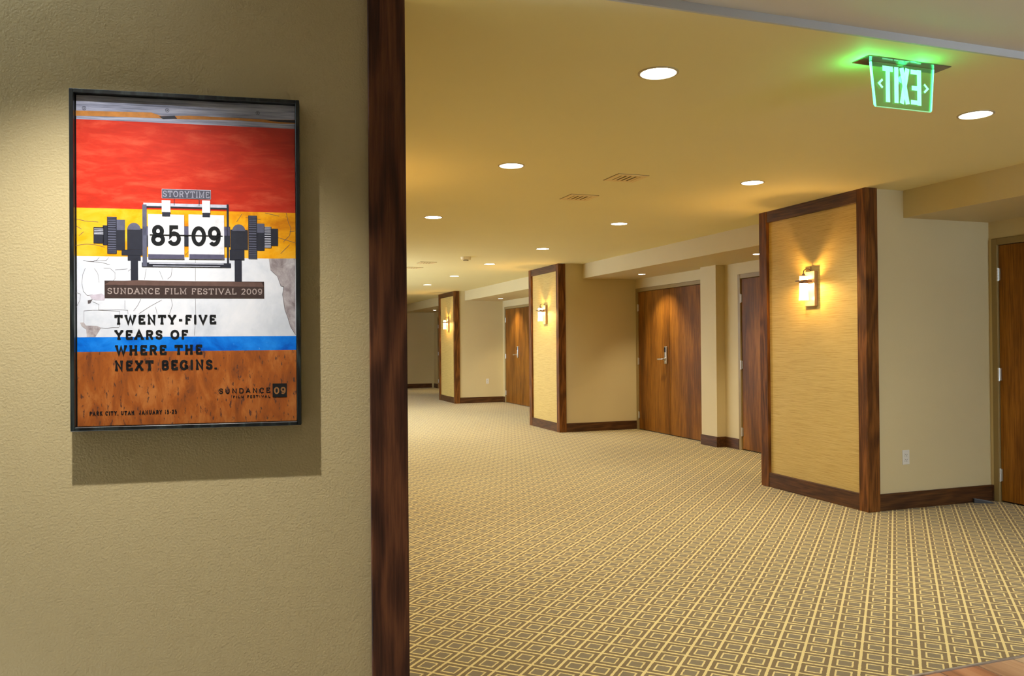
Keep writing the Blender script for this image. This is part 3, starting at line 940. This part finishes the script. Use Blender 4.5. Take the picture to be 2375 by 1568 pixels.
bandm = [('grey_board_band', mottled('grey_boards', srgb(96, 100, 116), srgb(150, 154, 174), srgb(190, 192, 208), (5, 5, 130), 6)),
         ('red_band', mottled('red_paint', srgb(172, 40, 22), srgb(190, 46, 26), srgb(206, 76, 50), (9, 9, 34), 7, specks=(srgb(110, 26, 18), (26, 26, 120), 0.70))),
         ('yellow_band', mottled('yellow_paint', srgb(206, 122, 10), srgb(240, 166, 14), srgb(248, 190, 60), (9, 9, 12), 5, specks=(srgb(150, 84, 16), (40, 40, 70), 0.72))),
         ('white_band', mottled('white_plaster', srgb(196, 202, 210), srgb(222, 225, 230), srgb(236, 236, 238), (5, 5, 5), 5)),
         ('blue_band', mottled('blue_paint', srgb(0, 72, 178), srgb(0, 112, 214), srgb(30, 136, 232), (14, 14, 14), 5, specks=(srgb(120, 170, 236), (70, 70, 70), 0.70))),
         ('rust_band', mottled('rust', srgb(122, 66, 34), srgb(160, 86, 34), srgb(186, 114, 56), (26, 26, 9), 8, specks=(srgb(92, 58, 46), (110, 110, 40), 0.60)))]
for i, (nm, mat) in enumerate(bandm):
    f3 = layer(0)
    a, b = -IW * 1000, IW * 1000
    MB().quad(f3((a, bt[i + 1])), f3((b, bt[i + 1])), f3((b, bt[i])), f3((a, bt[i]))).obj(nm, mat, PO)

def ink(name, mat, k, *shapes):
    """flat printed shapes: rectangles (u0,v0,u1,v1) or polygons"""
    m = MB()
    f3 = layer(k)
    for s in shapes:
        if isinstance(s, tuple):
            u0, v0, u1, v1 = s
            m.quad(f3((u0, v0)), f3((u1, v0)), f3((u1, v1)), f3((u0, v1)))
        else:
            m.bm.faces.new([m.bm.verts.new(f3(p)) for p in s])
    return m.obj(name, mat, PO)
def matte(n, r, g, b):
    k = NT(n)
    nz = k.noise(k.coord((60, 60, 60)), 1.0, 4)
    k.base(k.mix(nz, srgb(r * .78, g * .78, b * .78), srgb(min(255, r * 1.12), min(255, g * 1.12), min(255, b * 1.12))))
    k.b.inputs['Coat Weight'].default_value = 0.3
    k.b.inputs['Coat Roughness'].default_value = 0.12
    return k.set(0.4, spec=0.4)
I_DK, I_MID, I_LT = matte('ink_iron', 44, 46, 56), matte('ink_steel', 92, 94, 112), matte('ink_chrome', 196, 198, 210)
I_WH, I_BK, I_GR = matte('ink_white', 246, 246, 250), matte('ink_black', 22, 24, 26), matte('ink_grey', 88, 86, 108)
I_BR, I_BR2, I_TXT = matte('ink_brown', 66, 52, 48), matte('ink_brown_top', 104, 80, 72), matte('ink_carved', 176, 160, 152)
I_OR, I_PEEL, I_CR = matte('ink_ochre', 188, 124, 56), mottled('ink_peeled', srgb(120, 108, 108), srgb(168, 158, 158), srgb(200, 194, 192), (30, 30, 22), 6), matte('ink_crack', 96, 88, 88)
ink('painted_strip', I_OR, 1, PP['strip'])
ink('strip_gap', I_DK, 2, PP['stripdark'])
ink('strip_gap', I_DK, 2, PP['stripdark2'])
for (u, v) in PP['screws']:
    m = MB()
    strip2d(m, [(u + 5 * math.cos(a * math.pi / 8), v + 5 * math.sin(a * math.pi / 8)) for a in range(17)], 1.0, layer(2))
    strip2d(m, [(u - 1.5, v), (u + 1.5, v)], 3.0, layer(2))
    m.obj('printed_screw', I_DK, PO)
ink('peeled_patch', I_PEEL, 1, PP['peelR'])
ink('peeled_patch', I_PEEL, 1, PP['peelBL'])
ink('peeled_patch', matte('ink_scuff', 206, 196, 206), 1, PP['scuff'])
ink('peeled_patch', I_CR, 1, PP['bit'])
m = MB()
for c in PP['cracks']:
    strip2d(m, c, 0.8, layer(1))
for c in PP['cracks2']:
    strip2d(m, c, 1.2, layer(1))
strip2d(m, PP['peelR'][2:], 1.2, layer(2))
m.obj('crack_pattern', I_CR, PO, kind='stuff')
# the flip clock machine
ink('machine_post', I_DK, 2, PP['postL'])
ink('machine_post', I_DK, 2, PP['postR'])
ink('machine_foot', I_DK, 2, PP['pedL'], PP['pedL2'])
ink('machine_foot', I_DK, 2, PP['pedR'])
for nm in ('outL', 'outL2', 'endR'):
    ink('shaft_end', I_DK, 3, PP[nm])
def teeth(r, n, k):
    u0, v0, u1, v1 = r
    out = []
    for i in range(n):
        t0, t1 = math.pi * (i + .15) / n, math.pi * (i + .60) / n
        a, b = (1 - math.cos(t0)) / 2, (1 - math.cos(t1)) / 2
        out.append((u0 + (u1 - u0) * .08, v0 + (v1 - v0) * a, u1 - (u1 - u0) * .08, v0 + (v1 - v0) * b))
    return out
for nm, n in (('gearL', 22), ('gearR', 26), ('smallR', 14)):
    ink('gear', I_DK, 3, PP[nm])
    ink('gear_teeth', I_MID if nm != 'smallR' else I_LT, 4, *teeth(PP[nm], n, 4))
u0, v0, u1, v1 = PP['outL']
ink('shaft_splines', I_LT, 4, *[(u0 + 2, v0 + (v1 - v0) * a, u1 - 2, v0 + (v1 - v0) * (a + .05)) for a in (.56, .66, .76, .86)])
for nm in ('discL', 'discR'):
    u0, v0, u1, v1 = PP[nm]
    ink('gear_disc', I_DK, 2, PP[nm])
    ink('gear_disc_shine', I_MID, 3, (u0, v0 + (v1 - v0) * .66, u1, v1))
for a, b in (('bearL', 'domeL'), ('bearR', 'domeR')):
    ink('bearing_block', I_DK, 3, PP[a])
    u0, v0, u1, v1 = PP[b]
    ink('bearing_dome', I_MID, 4, [(u0 + (u1 - u0) * (.5 - .5 * math.cos(math.pi * i / 12)), v0 + (v1 - v0) * math.sin(math.pi * i / 12)) for i in range(13)])
ink('top_bar', I_LT, 2, PP['topbar'])
u0, v0, u1, v1 = PP['topbar']
ink('top_bar_shade', I_DK, 3, (u0 + 8, v0, u1 - 4, v0 + 4.5))
ink('bottom_bar', I_DK, 4, PP['botbar'])
u0, v0, u1, v1 = PP['botbar']
ink('bottom_bar_shine', I_LT, 5, (u0 + 30, v0 + 2, u1 - 30, v0 + 4), (u0 + 20, v0 + 9, u1 - 20, v1 - 1))
ink('side_rod', I_MID, 5, PP['rodL'])
ink('side_rod', I_DK, 5, PP['rodR'])
for nm in ('hubC', 'hubL', 'hubR'):
    u0, v0, u1, v1 = PP[nm]
    ink('hub', I_DK, 4, PP[nm])
    ink('hub_shine', I_GR, 5, (u0 + 1, v0 + (v1 - v0) * .55, u1 - 1, v1 - 1))
for nm in ('L', 'R'):
    ink('flip_card', I_WH, 6, PP['card' + nm])
    ink('flip_card_strip', I_GR, 7, PP['strip' + nm])
    u0, v0, u1, v1 = PP['clamp' + nm]
    ink('card_clamp', I_WH, 8, (u0, v0 + 12, u1, v1))
    ink('card_clamp_tip', I_DK, 8, (u0 + 1, v0, u1 - 1, v0 + 13))
for ch, nm in (('8', 'd8'), ('5', 'd5'), ('0', 'd0'), ('9', 'd9')):
    lettering(MB(), ch, *PP[nm], 0.185, layer(8), False).obj('flip_digit', I_BK, PO)
ink('card_split', I_BK, 9, PP['midline'])
u0, v0, u1, v1 = PP['storyplate']
ink('sign_hanger', I_DK, 3, (u0 + 33, v0 - 20, u0 + 34.5, v0), (u1 - 33.5, v0 - 20, u1 - 32, v0))
ink('sign_plate_edge', I_LT, 3, PP['storyplate'])
ink('sign_plate', matte('ink_sign', 78, 78, 90), 4, (u0 + 1, v0 + 1, u1 - 1, v1 - 1.5))
lettering(MB(), 'STORYTIME', *PP['storytext'], 0.13, layer(5)).obj('sign_text', matte('ink_emboss', 158, 158, 172), PO)
ink('plank_face', I_BR, 3, PP['plank'])
ink('plank_top', I_BR2, 4, PP['planktop'])
words('plank_text', I_TXT, PO, 'SUNDANCE FILM FESTIVAL 2009', PP['planktext'], 0.15, layer(5))
for nm, s, wgt in (('L1', 'TWENTY-FIVE', .225), ('L2', 'YEARS OF', .225), ('L3', 'WHERE THE', .225), ('L4', 'NEXT BEGINS.', .225), ('park', 'PARK CITY, UTAH  JANUARY 15-25', .20)):
    words('slogan_text' if nm != 'park' else 'date_text', I_BK, PO, s, PP[nm], wgt, layer(3), True, .17)
lettering(MB(), 'SUNDANCE', *PP['logo'], 0.17, layer(3), False, gap=.3).obj('logo_text', I_BK, PO)
words('logo_text', I_BK, PO, 'FILM FESTIVAL', PP['logo2'], 0.2, layer(3), False, .3)
ink('logo_square', I_BK, 3, PP['sq'])
lettering(MB(), '09', *PP['sq09'], 0.2, layer(4), False).obj('logo_text', matte('ink_logo_digits', 150, 104, 60), PO)

# ------------------------------------------------------------------ foyer lighting: recessed spot over the poster, added unseen downlights
ps = thing('downlight', 'recessed spot over the poster, above the picture', 'downlight', (-4.325 - 0.735 * math.cos(R(7)) - 0.55 * math.sin(R(7)), -2.60 + 0.735 * math.sin(R(7)) - 0.55 * math.cos(R(7)), FC))
MB().lathe([(0.050, 0.003), (0.051, -0.004), (0.060, -0.003), (0.062, 0.001)], seg=24).obj('trim_ring', RINGM, ps, smooth=True)
MB().lathe([(0.0505, 0.0), (0.0505, -0.003), (0.001, -0.004)], seg=24).obj('lens', LENS2, ps)
spot('poster_beam', (0, 0, -0.01), POSTER_W, NEUTRAL, 100, 1.0, 0.012, ps, (R(1), 0, 0))
for x, y, pw, sz in ((-0.2, -4.4, 90.0, 120), (-6.6, -5.6, 45.0, 84), (-2.2, -6.8, 60.0, 90)):  # unseen downlights added to brighten the foyer and the nearest column's side
    o = copy_tree(dl)
    o.location = (x, y, FC)
    for ch in o.children:
        if ch.type == 'LIGHT':
            ch.data = ch.data.copy()
            ch.data.energy = pw
            ch.data.color = (1.0, 0.97, 0.92)
            ch.data.spot_size = R(sz)
    o['label'] = 'unseen round foyer downlight added for light behind the camera'
